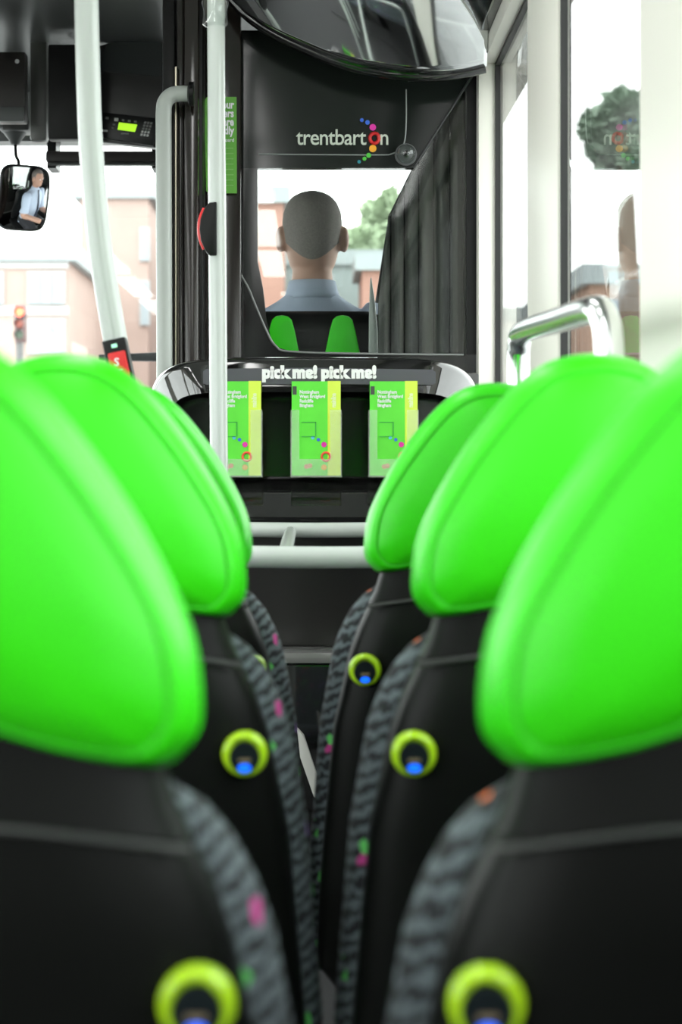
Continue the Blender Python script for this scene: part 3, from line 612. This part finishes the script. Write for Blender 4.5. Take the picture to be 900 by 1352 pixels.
# hair: cropped cap
hv, hf = [], []; n = 36; HR = [r for r in headrows]
import bisect
def headr(z):
    for a, b in zip(headrows, headrows[1:]):
        if a[2] <= z <= b[2]:
            t = (z-a[2])/(b[2]-a[2]); return [a[i]+(b[i]-a[i])*t for i in range(5)]
    return list(headrows[-1])
for j in range(17):
    for k in range(n):
        q = 2*math.pi*k/n; fy = math.sin(q)                      # +1 = face, -1 = nape
        zl = 1.630+.055*math.cos(q)**2 if fy < -.3 else (1.700 if fy < .25 else (1.765 if fy < .45 else 1.783))
        z = zl+(1.8185-zl)*(1-(1-j/16)**2); r = headr(min(z, 1.8175)); g = .0025
        hv.append((r[0]+(r[3]+g)*math.cos(q), r[1]+(r[4]+g)*math.sin(q), z+g*(j/16)))
for j in range(16):
    for k in range(n): hf.append((j*n+k, j*n+(k+1) % n, (j+1)*n+(k+1) % n, (j+1)*n+k))
hf.append(tuple(16*n+k for k in range(n))); mesh_obj('hair', hv, hf, HAIR, DR)
# shirt with short sleeves, collar, tie, trousers, shoes, watch
g = .012; geos = [loft_geo([(a, b, c-(.0 if i < 8 else 0), rx+g, ry+g) for i, (a, b, c, rx, ry) in enumerate(torso[:8])]+[(0, DY+.005, 1.545, .068, .066)])]
for s in (-1, 1):
    sh, el, wr, _ = arm(s); geos.append(tube_geo(catmull([sh+Vector((-s*.05, 0, .02)), sh, sh.lerp(el, .45), sh.lerp(el, .85)], 4), [.058, .062, .066, .068, .068, .066, .065, .065, .064, .064, .064, .065, .066], 16))
v, f = merge(geos); sh_o = mesh_obj('shirt', v, f, SHIRT, DR); remesh(sh_o, .007, 4)
cl = [(0, DY+.006, 1.530, .078, .072), (0, DY+.006, 1.545, .072, .070), (0, DY+.004, 1.578, .063, .064), (0, DY+.004, 1.580, .059, .060), (0, DY+.006, 1.55, .062, .062)]
mesh_obj('collar', *loft_geo(cl), SHIRT, sh_o)
zs = [1.51-.033*i for i in range(12)]
tie = [(-.014, 1.545), (.014, 1.545), (.018, 1.525)]+[(.012+.0016*i, z) for i, z in enumerate(zs)]+[(0, 1.10)]+[(-.012-.0016*i, z) for i, z in reversed(list(enumerate(zs)))]+[(-.018, 1.525)]
tv = []
for x, z in tie:
    r = None
    for a, b in zip(torso, torso[1:]):
        if a[2] <= z <= b[2]: t = (z-a[2])/(b[2]-a[2]); r = (a[1]+(b[1]-a[1])*t)+(a[4]+(b[4]-a[4])*t)
    tv.append(Vector((x, (r or DY+.12)+.026, z)))
m = len(tv); mesh_obj('tie', tv+[v-Vector((0, .010, 0)) for v in tv], [tuple(range(m)), tuple(range(2*m-1, m-1, -1))]+[(i, (i+1) % m, m+(i+1) % m, m+i) for i in range(m)], mat('dark_tie', (.02, .025, .05), .6), DR, False)
geos = [loft_geo([(0, DY+.03, .945, .165, .125), (0, DY+.03, 1.00, .182, .135), (0, DY+.033, 1.06, .178, .132)])]
for s in (-1, 1):
    hip, kn, an = Vector((s*.10, DY+.06, 1.005)), Vector((s*.14, DY+.50, .995)), Vector((s*.13, DY+.56, .60))
    geos.append(tube_geo(catmull([hip, hip.lerp(kn, .5), kn, kn.lerp(an, .5), an], 4), [.096-.0026*q for q in range(17)], 14))
    mesh_obj('shoe', *loft_geo([(s*.13, DY+.62, .462, .045, .13), (s*.13, DY+.62, .49, .048, .135), (s*.13, DY+.60, .53, .042, .11), (s*.13, DY+.56, .57, .040, .05)]), BLACKG, DR)
v, f = merge(geos); remesh(mesh_obj('trousers', v, f, TROU, DR), .008, 4)
wv = Vector((.155, DY+.385, 1.255)); ev = Vector((.235, DY+.12, 1.20)); dd = (ev-wv).normalized()
tube('wristwatch', [wv+dd*.03, wv+dd*.055], .036, WHITE, DR, 16)

# ------------------------------------------------------------------ outside
ground = struct(box('ground', -70, 70, 6.9, 90, -.75, -.55, mat('asphalt', (.30, .30, .30), .9, var=.15, vscale=3)))
struct(box('ground', .95, 70, -40, 6.9, -.75, -.55, MATS['asphalt'])); struct(box('ground', -70, -2.4, -40, 6.9, -.75, -.55, MATS['asphalt']))
struct(box('ground', -2.4, .95, -40, 6.9, -.85, -.75, MATS['asphalt']))
struct(box('pavement', -40, 40, 30, 33, -.55, -.42, mat('paving', (.5, .48, .45), .9, var=.15, vscale=2)))
BR1 = mat('pink_brick', (.40, .30, .265), .9, var=.12, vscale=1.5); REND = mat('pale_render', (.80, .80, .78), .9); WIN = mat('far_window', (.30, .35, .38), .15); ROOF = mat('pale_slate', (.33, .37, .38), .8); FRM = mat('white_frames', (.45, .45, .45), .6)
def building(label, xa, xb, ytop, d, dep, m, roofm, wins, bands=()):
    a, b = P(xa, 0, d).x, P(xb, 0, d).x; zt = P(0, ytop, d).z
    t = thing('building', label, 'building', ((a+b)/2, d, -.55))
    box('wall', a, b, d, d+dep, -.55, zt, m, t); box('parapet', a-.15, b+.15, d-.12, d+dep+.12, zt, zt+.35, roofm, t)
    for x0, x1, y0, y1 in wins:
        f = pbox('window', x0, x1, y0, y1, d-.06, .10, FRM, t); w0, w1 = x0+1.5, x1-1.5
        nP = max(1, int((x1-x0)//14))
        for i in range(nP):
            pbox('pane', w0+(w1-w0)*i/nP+.5, w0+(w1-w0)*(i+1)/nP-.5, y0+1.5, y1-1.5, d-.09, .05, WIN, f)
    for y0, y1 in bands: pbox('band', xa, xb, y0, y1, d-.05, .08, FRM, t)
    return t
building('pink brick building with a broad plain gable beyond the windscreen', 106, 196, 262, 42, 3, BR1, ROOF, [(184, 198, 300, 345), (184, 198, 370, 430), (108, 122, 415, 460)])
building('low white-fronted building beside the traffic light', -40, 90, 345, 35, 6, BR1, ROOF, [(36, 86, 358, 402), (36, 86, 420, 468), (-30, 5, 358, 402)], [(404, 416), (346, 354)])
building('brick building with grey windows behind the cab post', 200, 294, 300, 46, 6, BR1, ROOF, [(204, 232, 350, 380), (204, 232, 385, 470), (250, 290, 340, 400)])
building('tall salmon brick building beside the driver beyond the windscreen', 302, 374, 268, 40, 3, mat('salmon_brick', (.36, .20, .16), .9, var=.12, vscale=1.5), ROOF, [(305, 330, 300, 350)])
building('long low grey-roofed building beyond the driver', 376, 560, 350, 44.5, 9, mat('grey_cladding', (.28, .33, .33), .8), ROOF, [(384, 440, 362, 385), (520, 550, 365, 395)])
building('small salmon brick block in front of the grey-roofed building', 478, 545, 357, 40, 3, MATS['salmon_brick'], ROOF, [(520, 538, 372, 400)])
building('orange brick building beyond the side window', 778, 1100, 375, 34, 10, mat('orange_brick', (.38, .24, .18), .9, var=.12, vscale=1.5), ROOF, [(800, 830, 395, 440), (850, 880, 395, 440)])
building('pale rendered building seen through the narrow side window', 640, 770, 425, 46, 10, REND, ROOF, [(670, 700, 440, 480), (715, 745, 440, 480)])
# traffic light
d = 26.; TL = thing('traffic_light', 'traffic signal showing red beside the road', 'traffic light', (P(26, 0, d).x, d, -.55))
tube('post', [P(26, 450, d), Vector((P(26, 0, d).x, d, -.55))], .055, mat('signal_post', (.10, .10, .10), .5), TL, 10)
hd = pbox('signal_head', 19, 33, 403, 452, d-.1, .2, mat('signal_black', (.12, .05, .05), .5), TL, .03)
for y, m in ((412, mat('red_signal', (1., .10, .05), .4, emit=7)), (427, mat('amber_lens', (.45, .10, .06), .4)), (442, mat('green_lens', (.10, .16, .10), .4))):
    c = P(26, y, d-.12); lathe('lens', [(.062, .03), (.060, 0), (.02, -.02)], c, m, hd, n=18); lathe('hood', [(.075, .03), (.075, -.09), (.070, -.09), (.068, .02)], c, MATS['signal_black'], hd, n=18)
# trees
LEAF = mat('leaf_green', (.16, .26, .11), .7, var=.35, vscale=1.2); BARK = mat('bark', (.16, .12, .09), .9)
def tree(label, px, py, d, rpx, hpx, nleaf=2600, mm=LEAF):
    c = P(px, py, d); rx = L(rpx, d); rz = L(hpx, d)
    t = thing('tree', label, 'tree', (c.x, d, -.55), 'street trees')
    tube('trunk', catmull([(c.x, d, -.55), (c.x+.1, d, c.z*.4), (c.x, d, c.z)], 5), [.22-.012*i for i in range(11)], BARK, t, 10)
    blobs = [(Vector((random.uniform(-.6, .6)*rx, random.uniform(-.5, .5)*rx, random.uniform(-.65, .65)*rz)), random.uniform(.3, .5)) for _ in range(16)]
    vs, fs = [], []
    for i in range(nleaf):
        b, s = random.choice(blobs); q = Vector((random.gauss(0, 1), random.gauss(0, 1), random.gauss(0, 1))).normalized()*random.uniform(.6, 1)
        p = c+b+Vector((q.x*rx*s, q.y*rx*s, q.z*rz*s)); a = Vector((random.uniform(-1, 1), random.uniform(-1, 1), random.uniform(-1, 1))).normalized(); e = a.orthogonal().normalized(); sz = d*.0052*random.uniform(.6, 1.3)
        k = len(vs); vs += [p-a*sz, p+e*sz*.6, p+a*sz, p-e*sz*.6]; fs.append((k, k+1, k+2, k+3))
    mesh_obj('foliage', vs, fs, mm, t, False)['kind'] = 'stuff'
    return t
PALE = mat('pale_leaf', (.34, .42, .28), .7, var=.3, vscale=1.2)
tree('tall slim tree standing behind the salmon brick block', 505, 300, 74, 26, 48, 2200, PALE); tree('low rounded tree beside the driver over the grey roof', 468, 330, 60, 30, 28, 1800, PALE)
tree('broad green tree beyond the large side window', 822, 172, 26, 50, 62, 4200, mat('hazy_leaf', (.20, .27, .20), .7, var=.3, vscale=1.2))
print('objects', len(bpy.data.objects))
